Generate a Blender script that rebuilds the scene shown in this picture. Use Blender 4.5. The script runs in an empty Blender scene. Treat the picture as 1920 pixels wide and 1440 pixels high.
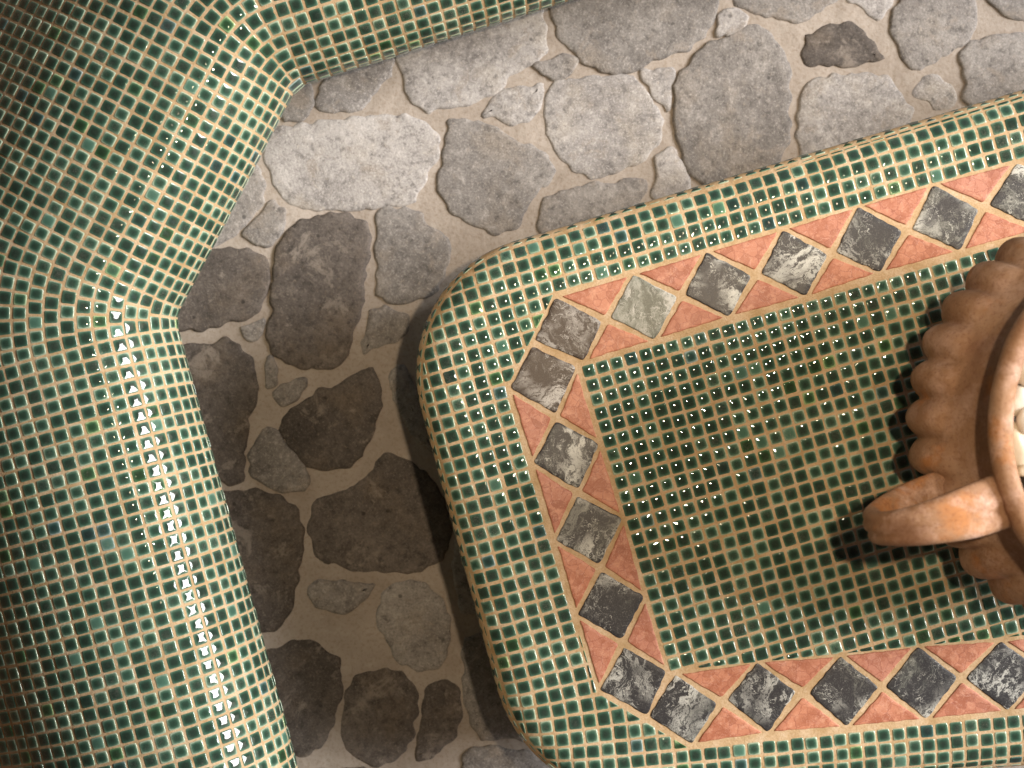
import bpy, math, random
import numpy as np
from mathutils import Vector, noise
random.seed(7); rng = np.random.RandomState(11)
C = bpy.context.scene.collection
U = 0.00105            # metres per photo pixel in the plane of the tabletop
ZT = 0.45              # height of the tabletop
D = 2.8                # camera above the tabletop
ZC = ZT + D
def W(px, py, z=ZT):   # a traced outline point, measured at height z
    k = U*(ZC - z)/D
    return ((px-960)*k, (720-py)*k)

# ------------------------------------------------------------------ helpers
def mesh(name, V, F, mats, parent=None, attr=None, smooth=True, fmat=None):
    me = bpy.data.meshes.new(name)
    me.from_pydata([tuple(v) for v in V], [], [tuple(f) for f in F])
    for m in (mats if isinstance(mats, (list, tuple)) else [mats]): me.materials.append(m)
    if fmat is not None: me.polygons.foreach_set('material_index', np.array(fmat, dtype=np.int32))
    me.polygons.foreach_set('use_smooth', np.full(len(me.polygons), smooth))
    if attr is not None:
        a = me.attributes.new('tint', 'FLOAT_COLOR', 'POINT')
        a.data.foreach_set('color', np.asarray(attr, dtype=np.float32).ravel())
    me.update()
    o = bpy.data.objects.new(name, me); C.objects.link(o)
    if parent: o.parent = parent
    return o
def empty(name, loc=(0, 0, 0)):
    o = bpy.data.objects.new(name, None); o.empty_display_size = .05
    o.location = loc; C.objects.link(o); return o
def tag(o, label=None, cat=None, group=None, kind=None):
    if label: o['label'] = label
    if cat: o['category'] = cat
    if group: o['group'] = group
    if kind: o['kind'] = kind
    return o

class N:               # small node-tree writer
    def __init__(s, name, rough=.6, spec=.5):
        s.m = bpy.data.materials.new(name); s.m.use_nodes = True
        s.t = s.m.node_tree; s.b = s.t.nodes['Principled BSDF']
        s.b.inputs['Roughness'].default_value = rough
        s.b.inputs['Specular IOR Level'].default_value = spec
        s.tc = s.t.nodes.new('ShaderNodeTexCoord')
    def nd(s, typ, ins=None, **props):
        n = s.t.nodes.new(typ)
        for k, v in props.items(): setattr(n, k, v)
        for k, v in (ins or {}).items():
            if isinstance(v, bpy.types.NodeSocket): s.t.links.new(v, n.inputs[k])
            else: n.inputs[k].default_value = v
        return n
    def noise(s, scale, detail=5, rough=.55, dist=0, vec=None, lac=2):
        return s.nd('ShaderNodeTexNoise', {'Vector': vec or s.co, 'Scale': scale, 'Detail': detail, 'Roughness': rough, 'Distortion': dist, 'Lacunarity': lac}).outputs['Fac']
    def ramp(s, fac, stops, interp='LINEAR'):
        r = s.nd('ShaderNodeValToRGB', {'Fac': fac}); cr = r.color_ramp; cr.interpolation = interp
        while len(cr.elements) < len(stops): cr.elements.new(.5)
        for e, (p, c) in zip(cr.elements, stops):
            e.position = p; e.color = (c, c, c, 1) if not hasattr(c, '__len__') else (*c, 1)
        return r.outputs['Color']
    def mix(s, fac, a, b, mode='MIX'):
        n = s.t.nodes.new('ShaderNodeMix'); n.data_type = 'RGBA'; n.blend_type = mode; n.clamp_factor = True
        for idx, v in ((0, fac), (6, a), (7, b)):
            if isinstance(v, bpy.types.NodeSocket): s.t.links.new(v, n.inputs[idx])
            elif hasattr(v, '__len__'): n.inputs[idx].default_value = (*v[:3], 1)
            else: n.inputs[idx].default_value = v
        return n.outputs[2]
    def math(s, op, a, b=0.0, c=0.0):
        n = s.t.nodes.new('ShaderNodeMath'); n.operation = op
        for i, v in enumerate((a, b, c)):
            if isinstance(v, bpy.types.NodeSocket): s.t.links.new(v, n.inputs[i])
            else: n.inputs[i].default_value = v
        return n.outputs[0]
    def seeded(s):     # object coordinates shifted by a random of the object
        oi = s.nd('ShaderNodeObjectInfo'); r = oi.outputs['Random']
        cx = s.nd('ShaderNodeCombineXYZ', {'X': s.math('MULTIPLY', r, 37.), 'Y': s.math('MULTIPLY', r, 91.), 'Z': s.math('MULTIPLY', r, 13.)})
        v = s.nd('ShaderNodeVectorMath', {0: s.tc.outputs['Object'], 1: cx.outputs[0]}, operation='ADD').outputs[0]
        # random turn about z
        s.co = s.nd('ShaderNodeVectorRotate', {'Vector': v, 'Angle': s.math('MULTIPLY', r, 57.)}, rotation_type='Z_AXIS').outputs[0]
        s.r = r
        return r
    def rand(s, k):    # further randoms
        return s.math('FRACT', s.math('MULTIPLY', s.r, k))
    def out(s, col=None, rough=None, bumps=()):
        if col is not None: s.t.links.new(col, s.b.inputs['Base Color'])
        if rough is not None: s.t.links.new(rough, s.b.inputs['Roughness'])
        prev = None
        for h, st, dist in bumps:
            n = s.nd('ShaderNodeBump', {'Height': h, 'Strength': st, 'Distance': dist})
            if prev: s.t.links.new(prev, n.inputs['Normal'])
            prev = n.outputs['Normal']
        if prev: s.t.links.new(prev, s.b.inputs['Normal'])
        return s.m

# ------------------------------------------------------------------ materials
def mat_glaze():
    n = N('green_glaze', .07, .5); n.co = n.tc.outputs['Object']
    a = n.nd('ShaderNodeAttribute', attribute_name='tint')
    sp = n.nd('ShaderNodeSeparateColor', {'Color': a.outputs['Color']})
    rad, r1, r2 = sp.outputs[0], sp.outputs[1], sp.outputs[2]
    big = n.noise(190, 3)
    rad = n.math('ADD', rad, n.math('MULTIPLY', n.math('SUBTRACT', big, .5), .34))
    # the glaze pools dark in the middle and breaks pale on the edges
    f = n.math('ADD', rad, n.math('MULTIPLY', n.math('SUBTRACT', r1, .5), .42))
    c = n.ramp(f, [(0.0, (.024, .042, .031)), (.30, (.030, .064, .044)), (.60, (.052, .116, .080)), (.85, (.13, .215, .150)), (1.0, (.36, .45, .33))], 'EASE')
    c = n.mix(n.ramp(r2, [(.965, 0.), (.98, .7)]), c, (.85, 1.0, .55), 'MULTIPLY')      # a few grassy green ones
    c = n.mix(n.ramp(r2, [(.0, 1.), (.02, 1.), (.03, 0.)]), c, (.85, .85, 1.1), 'MULTIPLY')
    c = n.mix(n.ramp(r1, [(.978, 0.), (.985, .5)]), c, (.11, .24, .18))                 # thin pale glaze
    c = n.mix(n.ramp(r1, [(.0, .7), (.003, .7), (.004, 0.)]), c, (.008, .02, .02))       # near black
    sc = n.noise(900, 2)
    c = n.mix(n.ramp(sc, [(.60, 0.), (.75, .10)]), c, (.4, .5, .45))
    dust = n.ramp(n.noise(14, 4), [(.5, 0.), (.72, 1.)])
    film = n.ramp(n.noise(600, 3, .7, 1.0), [(.50, 0.), (.66, .42)])
    c = n.mix(n.math('MULTIPLY', dust, film), c, (.42, .38, .32))
    return n.out(c, n.ramp(n.noise(60, 3), [(.3, .018), (.75, .055)]), [(n.noise(110, 1), .07, .0012)])
def mat_grout():
    n = N('cream_grout', .72, .25); n.co = n.tc.outputs['Object']
    c = n.ramp(n.noise(26, 5), [(.3, (.42, .285, .145)), (.52, (.54, .39, .235)), (.75, (.62, .485, .335))])
    c = n.mix(n.ramp(n.noise(240, 4, .7), [(.35, .45), (.55, 0.)]), c, (.34, .19, .07))
    c = n.mix(n.ramp(n.noise(60, 4, .6), [(.60, 0.), (.78, .5)]), c, (.70, .56, .42))
    return n.out(c, None, [(n.noise(500, 4, .7), .35, .0012), (n.noise(120, 2), .5, .002)])
def mat_marble(name, dark, mid, pale, vein, amount, sh=.0):
    n = N(name, .34, .4); n.seeded()
    warp = n.nd('ShaderNodeTexNoise', {'Vector': n.co, 'Scale': 16., 'Detail': 5, 'Roughness': .6})
    v = n.nd('ShaderNodeVectorMath', {0: n.co, 1: warp.outputs['Color']}, operation='MULTIPLY_ADD')
    v.inputs[1].default_value = (1, 1, 1)
    off = n.nd('ShaderNodeVectorMath', {0: warp.outputs['Color'], 1: (.075, .075, .075)}, operation='MULTIPLY').outputs[0]
    vw = n.nd('ShaderNodeVectorMath', {0: n.co, 1: off}, operation='ADD').outputs[0]
    st = n.nd('ShaderNodeVectorMath', {0: vw, 1: (1., .22, 1.)}, operation='MULTIPLY').outputs[0]
    cloud = n.noise(15, 13, .82, .7, vec=st)
    c = n.ramp(cloud, [(.36, dark), (.50+sh, tuple(x*1.1 for x in dark)), (.53+sh, mid), (.61+sh, pale)])
    # broad milky veins
    a = n.noise(10, 12, .80, .4, vec=st)
    ridge = n.math('ABSOLUTE', n.math('SUBTRACT', a, .5))
    broad = n.ramp(ridge, [(.0, 1.), (.014, .95), (.030*amount, .0)])
    patch = n.ramp(n.noise(9, 2, vec=n.co), [(.42, 0.), (.60, 1.)])
    c = n.mix(n.math('MULTIPLY', broad, patch), c, vein)
    # hairlines
    h = n.noise(30, 3, .6, 1.2, vec=vw)
    hair = n.ramp(n.math('ABSOLUTE', n.math('SUBTRACT', h, .5)), [(.0, .9), (.005, .7), (.011, 0.)])
    c = n.mix(n.math('MULTIPLY', hair, n.ramp(n.noise(22, 2), [(.42, 0.), (.6, 1.)])), c, vein)
    fl = n.noise(300, 6, .82)
    c = n.mix(n.ramp(fl, [(.53, 0.), (.66, .40)]), c, pale)
    c = n.mix(n.ramp(fl, [(.30, .5), (.44, 0.)]), c, tuple(x*.55 for x in dark))
    return n.out(c, n.ramp(fl, [(.3, .25), (.7, .55)]), [(fl, .35, .0008), (cloud, .25, .002)])
def mat_red():
    n = N('red_marble', .42, .35); n.seeded()
    base = n.mix(n.rand(7.3), (.56, .235, .135), (.45, .185, .12))
    base = n.mix(n.ramp(n.rand(17.7), [(.7, 0.), (1., .55)]), base, (.50, .23, .17))
    warp = n.nd('ShaderNodeTexNoise', {'Vector': n.co, 'Scale': 60., 'Detail': 3})
    off = n.nd('ShaderNodeVectorMath', {0: warp.outputs['Color'], 1: (.012, .012, .012)}, operation='MULTIPLY').outputs[0]
    vw = n.nd('ShaderNodeVectorMath', {0: n.co, 1: off}, operation='ADD').outputs[0]
    vo = n.nd('ShaderNodeTexVoronoi', {'Vector': vw, 'Scale': 52.}, feature='F1')
    cells = n.ramp(n.nd('ShaderNodeSeparateColor', {'Color': vo.outputs['Color']}).outputs[0], [(.0, (.72, .62, .58)), (.45, (1, 1, 1)), (.85, (1.0, 1.0, 1.0)), (1., (1.0, 1.0, 1.0))])
    c = n.mix(.95, base, cells, 'MULTIPLY')
    vd = n.nd('ShaderNodeTexVoronoi', {'Vector': vw, 'Scale': 52.}, feature='DISTANCE_TO_EDGE').outputs['Distance']
    c = n.mix(n.ramp(vd, [(.0, .55), (.06, .0)]), c, (.26, .070, .045))
    c = n.mix(n.ramp(n.noise(30, 5, .65), [(.48, 0.), (.60, .65)]), c, (.33, .105, .055))
    c = n.mix(n.ramp(n.noise(48, 5, .7), [(.53, 0.), (.66, .6)]), c, (.66, .34, .22))
    hv = n.noise(20, 5, .65, .8)
    c = n.mix(n.ramp(n.math('ABSOLUTE', n.math('SUBTRACT', hv, .5)), [(.0, .5), (.008, 0.)]), c, (.66, .40, .32))
    g = n.noise(330, 5, .8)
    c = n.mix(n.ramp(g, [(.54, 0.), (.68, .45)]), c, (.66, .40, .30))
    return n.out(c, n.ramp(g, [(.3, .3), (.7, .6)]), [(g, .4, .0007), (n.noise(60, 3), .3, .0015)])
def mat_stone(name, lo, hi, warm):
    n = N(name, .78, .3); n.seeded()
    big = n.noise(5.5, 6, .62, .3)
    c = n.ramp(big, [(.30, lo), (.52, tuple((a+b)/2 for a, b in zip(lo, hi))), (.72, hi)])
    k = n.math('ADD', .82, n.math('MULTIPLY', n.rand(13.1), .34))
    kk = n.nd('ShaderNodeCombineColor', {0: k, 1: k, 2: k}).outputs[0]
    c = n.mix(1., c, kk, 'MULTIPLY')
    c = n.mix(n.ramp(n.noise(9, 4, .6), [(.50, 0.), (.68, .6)]), c, warm)
    m = n.noise(46, 7, .74)
    c = n.mix(n.ramp(m, [(.34, .75), (.49, 0.)]), c, tuple(x*.50 for x in lo))
    c = n.mix(n.ramp(m, [(.54, 0.), (.68, .55)]), c, tuple(min(.72, x*1.45) for x in hi))
    fm = n.noise(13, 7, .72, .5)
    c = n.mix(n.ramp(fm, [(.56, 0.), (.63, .6), (.75, .8)]), c, (.30, .26, .225))
    f = n.noise(210, 5, .78)
    c = n.mix(n.ramp(f, [(.32, .7), (.46, 0.)]), c, tuple(x*.45 for x in lo))
    c = n.mix(n.ramp(f, [(.55, 0.), (.66, .6)]), c, tuple(min(.8, x*1.7) for x in hi))
    f2 = n.noise(95, 6, .85, .6)
    c = n.mix(n.ramp(f2, [(.57, 0.), (.66, .55)]), c, tuple(min(.7, x*1.5) for x in warm))
    sv = n.nd('ShaderNodeTexVoronoi', {'Vector': n.co, 'Scale': 23., 'Randomness': 1.}).outputs['Distance']
    pit = n.ramp(sv, [(.0, .85), (.10, .6), (.13, 0.)])
    c = n.mix(n.math('MULTIPLY', pit, n.ramp(n.noise(17, 1), [(.52, 0.), (.58, 1.)])), c, tuple(x*.35 for x in lo))
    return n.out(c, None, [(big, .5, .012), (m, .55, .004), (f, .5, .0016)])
def mat_mortar():
    n = N('mortar', .85, .25); n.co = n.tc.outputs['Object']
    c = n.ramp(n.noise(5, 6, .6), [(.32, (.31, .262, .222)), (.55, (.385, .335, .292)), (.75, (.46, .41, .37))])
    c = n.mix(n.ramp(n.noise(130, 5, .7), [(.36, .4), (.5, 0.)]), c, (.20, .15, .10))
    c = n.mix(n.ramp(n.noise(24, 5, .65), [(.55, 0.), (.75, .5)]), c, (.46, .42, .38))
    return n.out(c, None, [(n.noise(14, 5, .6), .7, .010), (n.noise(260, 4, .75), .5, .0014)])
def mat_terra(name='terracotta', bloom=.5):
    n = N(name, .7, .25); n.co = n.tc.outputs['Object']
    c = n.ramp(n.noise(7, 5, .6, .3), [(.30, (.25, .135, .075)), (.52, (.36, .21, .125)), (.72, (.45, .295, .20))])
    c = n.mix(n.ramp(n.noise(11, 4, .6), [(.55, 0.), (.66, .7)]), c, (.46, .19, .060))
    c = n.mix(n.ramp(n.noise(16, 6, .7), [(.48, 0.), (.66, bloom)]), c, (.60, .41, .33))
    c = n.mix(n.ramp(n.noise(9, 3, .5, vec=n.nd('ShaderNodeVectorMath', {0: n.co, 1: (3., 8., 1.)}, operation='ADD').outputs[0]), [(.55, 0.), (.7, .6)]), c, (.20, .095, .055))
    g = n.noise(160, 5, .7)
    c = n.mix(n.ramp(g, [(.35, .4), (.5, 0.)]), c, (.16, .06, .035))
    return n.out(c, None, [(g, .4, .0015), (n.noise(35, 3), .3, .005)])
def mat_pebble():
    n = N('cream_pebble', .42, .4); n.seeded()
    base = n.mix(n.rand(9.7), (.52, .46, .37), (.44, .37, .27))
    base = n.mix(n.ramp(n.rand(31.3), [(.6, 0.), (.75, .9)]), base, (.58, .55, .50))
    c = n.mix(n.ramp(n.noise(30, 4), [(.45, 0.), (.7, .5)]), base, (.50, .38, .24))
    return n.out(c, None, [(n.noise(160, 4), .25, .001)])
GLAZE, GROUT, RED, MORTAR = mat_glaze(), mat_grout(), mat_red(), mat_mortar()
MARB = {
 'k': mat_marble('charcoal_marble', (.030, .029, .032), (.075, .078, .072), (.23, .235, .21), (.52, .52, .48), 1.0, .05),
 'g': mat_marble('veined_grey_marble', (.034, .032, .034), (.095, .095, .084), (.27, .27, .24), (.58, .58, .53), 1.5, .022),
 'b': mat_marble('brown_marble', (.038, .025, .019), (.075, .058, .047), (.22, .205, .185), (.50, .48, .45), 1.5, .025),
 'w': mat_marble('pale_green_marble', (.10, .105, .082), (.20, .21, .175), (.34, .34, .30), (.52, .51, .47), 2.2, -.02)}
STONE = {
 'l': mat_stone('pale_flagstone', (.23, .215, .21), (.44, .42, .41), (.38, .34, .29)),
 'm': mat_stone('grey_flagstone', (.155, .142, .135), (.33, .31, .295), (.28, .24, .20)),
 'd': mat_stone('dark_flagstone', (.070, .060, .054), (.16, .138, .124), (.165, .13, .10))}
TERRA, TERRA2, PEB = mat_terra(), mat_terra('bloomed_terracotta', .85), mat_pebble()
def plain(name, col, rough=.8):
    n = N(name, rough); n.co = n.tc.outputs['Object']
    return n.out(n.ramp(n.noise(12, 5, .6), [(.3, tuple(x*.8 for x in col)), (.7, tuple(min(1, x*1.15) for x in col))]), None, [(n.noise(80, 4), .3, .003)])

# ------------------------------------------------------------------ mosaic chips
class Mosaic:
    """collects glazed chips and their grout bed as one mesh"""
    def __init__(s): s.V = []; s.F = []; s.A = []; s.M = []; s.n = 0
    def bed(s, V, F):
        s.V.extend(V); s.A.extend([(0, 0, 0, 1)]*len(V))
        s.F.extend([tuple(i+s.n for i in f) for f in F]); s.M.extend([1]*len(F)); s.n += len(V)
    def chip(s, P, Nn, dome=.0013, edge=.0008, rc=.12):
        """P: corners (k,3) on the grout surface, Nn: unit normals (k,3)"""
        k = len(P); P = np.asarray(P, float); Nn = np.asarray(Nn, float)
        # rounded corner perimeter
        per = []; pn = []
        c = P.mean(0); cn = Nn.mean(0); cn /= np.linalg.norm(cn)
        tilt = rng.normal(0, .014, 2)          # hand-set chips sit slightly askew
        for i in range(k):
            a, b, d = P[i-1], P[i], P[(i+1) % k]
            la, ld = np.linalg.norm(a-b), np.linalg.norm(d-b)
            if la < 1e-5 or ld < 1e-5: return
            ra = min(.0036, .3*la); rd = min(.0036, .3*ld)
            p0 = b+(a-b)/la*ra; p2 = b+(d-b)/ld*rd; p1 = (p0+p2)*.5*.45+b*.55
            per += [p0, p1, p2]; pn += [Nn[i]]*3
            m = (b+d)/2; per.append(m + rng.normal(0, .00018, 3)); pn.append((Nn[i]+Nn[(i+1) % k])/2)
        per = np.array(per); pn = np.array(pn); m = len(per)
        size = np.sqrt(np.mean(np.sum((per-c)**2, 1)))
        dm = dome*min(1, size/.012)
        rings = [(1.02, -.0016, 1.), (1.0, edge*.2, 1.), (.95, edge, .93), (.82, edge+dm*.36, .80), (.62, edge+dm*.64, .58), (.40, edge+dm*.85, .36), (.19, edge+dm*.96, .17)]
        e1 = per[0]-c; e1 /= np.linalg.norm(e1); e2 = np.cross(cn, e1)
        base = s.n
        r1, r2 = rng.rand(), rng.rand()
        if k == 4:
            ax = (P[1]-P[0]+P[2]-P[3]); ay = (P[2]-P[1]+P[3]-P[0]); lx, ly = np.linalg.norm(ax)/4, np.linalg.norm(ay)/4
            X = np.abs((per-c)@ax)/(4*lx*lx); Y = np.abs((per-c)@ay)/(4*ly*ly)
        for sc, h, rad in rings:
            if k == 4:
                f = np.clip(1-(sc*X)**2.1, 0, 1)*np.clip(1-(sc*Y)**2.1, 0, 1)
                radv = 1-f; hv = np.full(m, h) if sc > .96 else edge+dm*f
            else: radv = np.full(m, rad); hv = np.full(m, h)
            q = c + (per-c)*sc
            nn = pn*sc + cn*(1-sc)
            t = ((q-c)@e1*tilt[0] + (q-c)@e2*tilt[1])
            q = q + nn*(hv + (t if h > 0 else 0*t))[:, None]
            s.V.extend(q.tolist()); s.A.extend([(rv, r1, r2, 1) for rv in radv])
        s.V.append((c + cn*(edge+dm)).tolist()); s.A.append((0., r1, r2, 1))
        R = len(rings)
        for r in range(R-1):
            o = base+r*m
            for i in range(m):
                j = (i+1) % m
                s.F.append((o+i, o+j, o+m+j, o+m+i)); s.M.append(0)
        o = base+(R-1)*m
        for i in range(m):
            s.F.append((o+i, o+(i+1) % m, base+R*m)); s.M.append(0)
        s.n += R*m+1
    def build(s, name, parent): return mesh(name, s.V, s.F, [GLAZE, GROUT], parent, s.A, True, s.M)

def clip(poly, p, n):  # keep the side where (x-p).n <= 0
    out = []
    for i in range(len(poly)):
        a, b = poly[i-1], poly[i]
        da, db = (a-p)@n, (b-p)@n
        if (da <= 0) != (db <= 0): out.append(a+(b-a)*(da/(da-db)))
        if db <= 0: out.append(b)
    return out
def area(poly):
    return abs(sum(poly[i-1][0]*poly[i][1]-poly[i][0]*poly[i-1][1] for i in range(len(poly))))/2 if len(poly) > 2 else 0
def fillet(pts, rads, seg=14, closed=True):
    out = []
    n = len(pts)
    for i in range(n):
        b = np.array(pts[i], float)
        if not closed and i in (0, n-1): out.append(b); continue
        a, c = np.array(pts[i-1], float), np.array(pts[(i+1) % n], float)
        u = (a-b)/np.linalg.norm(a-b); v = (c-b)/np.linalg.norm(c-b)
        ang = math.acos(np.clip(u@v, -1, 1)); t = rads[i]/math.tan(ang/2)
        cen = b+(u+v)/np.linalg.norm(u+v)*rads[i]/math.sin(ang/2)
        p, q = b+u*t-cen, b+v*t-cen
        a0 = math.atan2(p[1], p[0]); a1 = math.atan2(q[1], q[0]); da = (a1-a0+math.pi) % (2*math.pi)-math.pi
        for k in range(seg+1):
            th = a0+da*k/seg; out.append(cen+rads[i]*np.array([math.cos(th), math.sin(th)]))
    return out

# ================================================================== FLOOR
floor_root_V = []; Fq = []
def hgt(x, y):
    return .0035*noise.noise(Vector((x*6, y*6, 0)))+.0018*noise.noise(Vector((x*17, y*17, 3.)))
gx, gy, nx, ny = -3.2, -2.8, 200, 175
for j in range(ny+1):
    for i in range(nx+1):
        x = gx+6.4*i/nx; y = gy+5.6*j/ny
        floor_root_V.append((x, y, .0012+hgt(x, y)))
for j in range(ny):
    for i in range(nx):
        a = j*(nx+1)+i; Fq.append((a, a+1, a+nx+2, a+nx+1))
floor = mesh('floor', floor_root_V, Fq, MORTAR); tag(floor, 'crazy paving floor of grey flagstones bedded in beige mortar', None, None, 'structure')

ST = [
('l','743,110 752,133 765,153 765,180 773,197 800,207 830,200 873,197 917,178 940,160 973,133 1000,117 1023,97 1028,67 1017,40 1010,-30 760,-10 735,60'),
('m','1030,13 1040,37 1047,67 1060,83 1083,110 1107,123 1123,133 1147,138 1173,133 1203,127 1223,110 1250,100 1280,95 1303,78 1320,67 1333,43 1345,13 1350,-40 1020,-40'),
('m','1003,123 1033,112 1070,105 1083,117 1070,137 1040,147 1013,140'),
('l','905,217 917,197 937,173 957,165 990,163 1017,155 1020,173 1010,203 990,230 960,232 933,223'),
('l','1027,187 1030,167 1047,153 1107,147 1180,143 1207,160 1227,200 1240,233 1240,253 1220,283 1187,310 1140,327 1107,332 1080,323 1053,297 1047,280 1030,267 1027,233'),
('l','1200,132 1233,133 1263,130 1262,160 1250,213 1233,190 1213,153'),
('m','840,227 867,223 893,230 923,243 957,263 990,273 1023,287 1040,317 1027,340 1003,360 990,383 980,410 960,427 933,437 900,430 873,413 847,397 830,373 823,347 827,317 837,283 840,253'),
('l','500,253 510,248 540,240 590,230 640,227 723,218 773,220 800,237 823,260 820,290 803,320 793,347 783,363 773,380 723,387 673,390 640,392 567,393 533,373 510,333 497,287'),
('m','1007,430 1015,400 1020,375 1053,360 1107,347 1170,340 1205,335 1210,355 1190,390 1150,430 1040,460'),
('l','1230,317 1237,290 1253,280 1267,287 1280,310 1293,335 1290,370 1225,380'),
('m','1265,170 1275,140 1290,120 1307,100 1333,80 1380,63 1420,50 1443,60 1460,83 1473,107 1478,140 1477,167 1480,187 1477,213 1480,240 1477,260 1467,290 1440,340 1330,345 1295,330 1287,310 1277,277 1267,233 1263,187'),
('l','1347,30 1367,20 1407,30 1403,43 1380,60 1343,73 1350,50'),
('m','1380,-10 1383,7 1413,23 1440,30 1467,37 1497,40 1520,30 1543,13 1567,0 1570,-40 1385,-40'),
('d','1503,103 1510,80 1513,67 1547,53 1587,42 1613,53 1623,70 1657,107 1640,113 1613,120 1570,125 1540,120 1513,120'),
('l','1590,0 1613,13 1640,37 1657,23 1670,10 1675,-25 1595,-25'),
('m','1670,57 1677,20 1687,0 1690,-25 1820,-25 1827,13 1827,50 1813,73 1773,100 1747,120 1710,133 1693,113 1677,80'),
('l','1497,267 1493,247 1500,200 1503,167 1520,153 1563,143 1613,142 1663,143 1677,160 1690,187 1710,207 1700,250 1600,310 1510,330'),
('l','1710,177 1720,160 1733,147 1760,147 1780,163 1793,183 1790,197 1753,207 1737,190'),
('m','1800,120 1803,100 1820,83 1853,73 1880,63 1900,63 1930,73 1990,90 1980,190 1900,210 1820,200 1807,180 1810,150'),
('m','1847,0 1867,17 1880,30 1930,40 1990,30 1990,-40 1840,-40'),
('l','600,160 640,140 690,100 733,85 733,140 725,150 707,163 693,187 670,205 640,210 605,208 595,190'),
('m','530,228 550,175 580,150 585,190 575,215'),
('m','470,270 480,310 490,320 498,345 495,375 480,400 455,425 420,450 380,480 370,420'),
('m','513,377 533,393 537,420 520,447 500,463 477,453 457,437 483,407'),
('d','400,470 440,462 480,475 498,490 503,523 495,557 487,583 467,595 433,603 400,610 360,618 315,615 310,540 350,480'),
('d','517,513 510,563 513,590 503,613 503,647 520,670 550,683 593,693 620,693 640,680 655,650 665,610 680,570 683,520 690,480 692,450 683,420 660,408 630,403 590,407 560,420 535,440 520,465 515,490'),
('m','705,395 730,390 760,390 790,405 800,425 840,445 843,470 835,510 815,545 790,560 760,568 725,565 710,545 708,500 705,440'),
('m','695,585 720,575 750,590 768,597 760,620 730,640 700,655 680,665 680,640 690,610'),
('m','450,613 487,605 493,603 490,627 480,640 460,630'),
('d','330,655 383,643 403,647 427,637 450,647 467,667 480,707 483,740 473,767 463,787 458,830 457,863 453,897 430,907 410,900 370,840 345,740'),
('m','500,667 520,687 517,713 503,727 497,700'),
('m','533,720 567,713 573,727 550,753 530,763 510,743'),
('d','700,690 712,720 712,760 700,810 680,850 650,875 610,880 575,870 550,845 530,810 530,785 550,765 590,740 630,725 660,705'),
('m','500,803 523,813 540,840 567,873 580,897 567,920 533,920 500,907 473,890 467,847'),
('m','730,700 760,690 775,720 800,780 810,850 775,810 745,760'),
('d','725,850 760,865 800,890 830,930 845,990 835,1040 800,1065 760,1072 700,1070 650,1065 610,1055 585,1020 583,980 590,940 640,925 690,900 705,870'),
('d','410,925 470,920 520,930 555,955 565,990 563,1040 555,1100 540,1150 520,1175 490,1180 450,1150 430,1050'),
('m','580,1095 610,1090 660,1095 705,1095 690,1115 655,1145 620,1145 590,1130'),
('m','720,1105 760,1090 800,1095 830,1130 840,1170 840,1215 825,1245 790,1258 750,1240 725,1200 705,1160'),
('m','862,1000 890,1040 930,1100 930,1140 870,1150 853,1090 850,1040'),
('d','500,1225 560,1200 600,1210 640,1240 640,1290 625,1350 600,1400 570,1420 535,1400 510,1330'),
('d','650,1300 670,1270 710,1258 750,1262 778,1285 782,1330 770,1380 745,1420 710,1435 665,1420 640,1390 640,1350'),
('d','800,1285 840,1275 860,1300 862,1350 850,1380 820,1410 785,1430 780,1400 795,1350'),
('m','872,1408 930,1400 990,1410 1040,1450 1010,1510 900,1520 860,1470'),
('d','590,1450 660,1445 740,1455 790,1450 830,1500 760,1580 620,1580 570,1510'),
('m','870,1200 905,1190 950,1250 1000,1330 990,1385 900,1385 872,1320'),
]
def inset(poly, d, k=2):
    P = np.array(poly, float); n = len(P)
    A = sum(P[i-1][0]*P[i][1]-P[i][0]*P[i-1][1] for i in range(n))
    sgn = 1 if A > 0 else -1
    e = np.roll(P, -k, 0)-np.roll(P, k, 0); e /= np.linalg.norm(e, axis=1)[:, None]+1e-9
    return P+d*sgn*np.c_[-e[:, 1], e[:, 0]]
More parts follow.
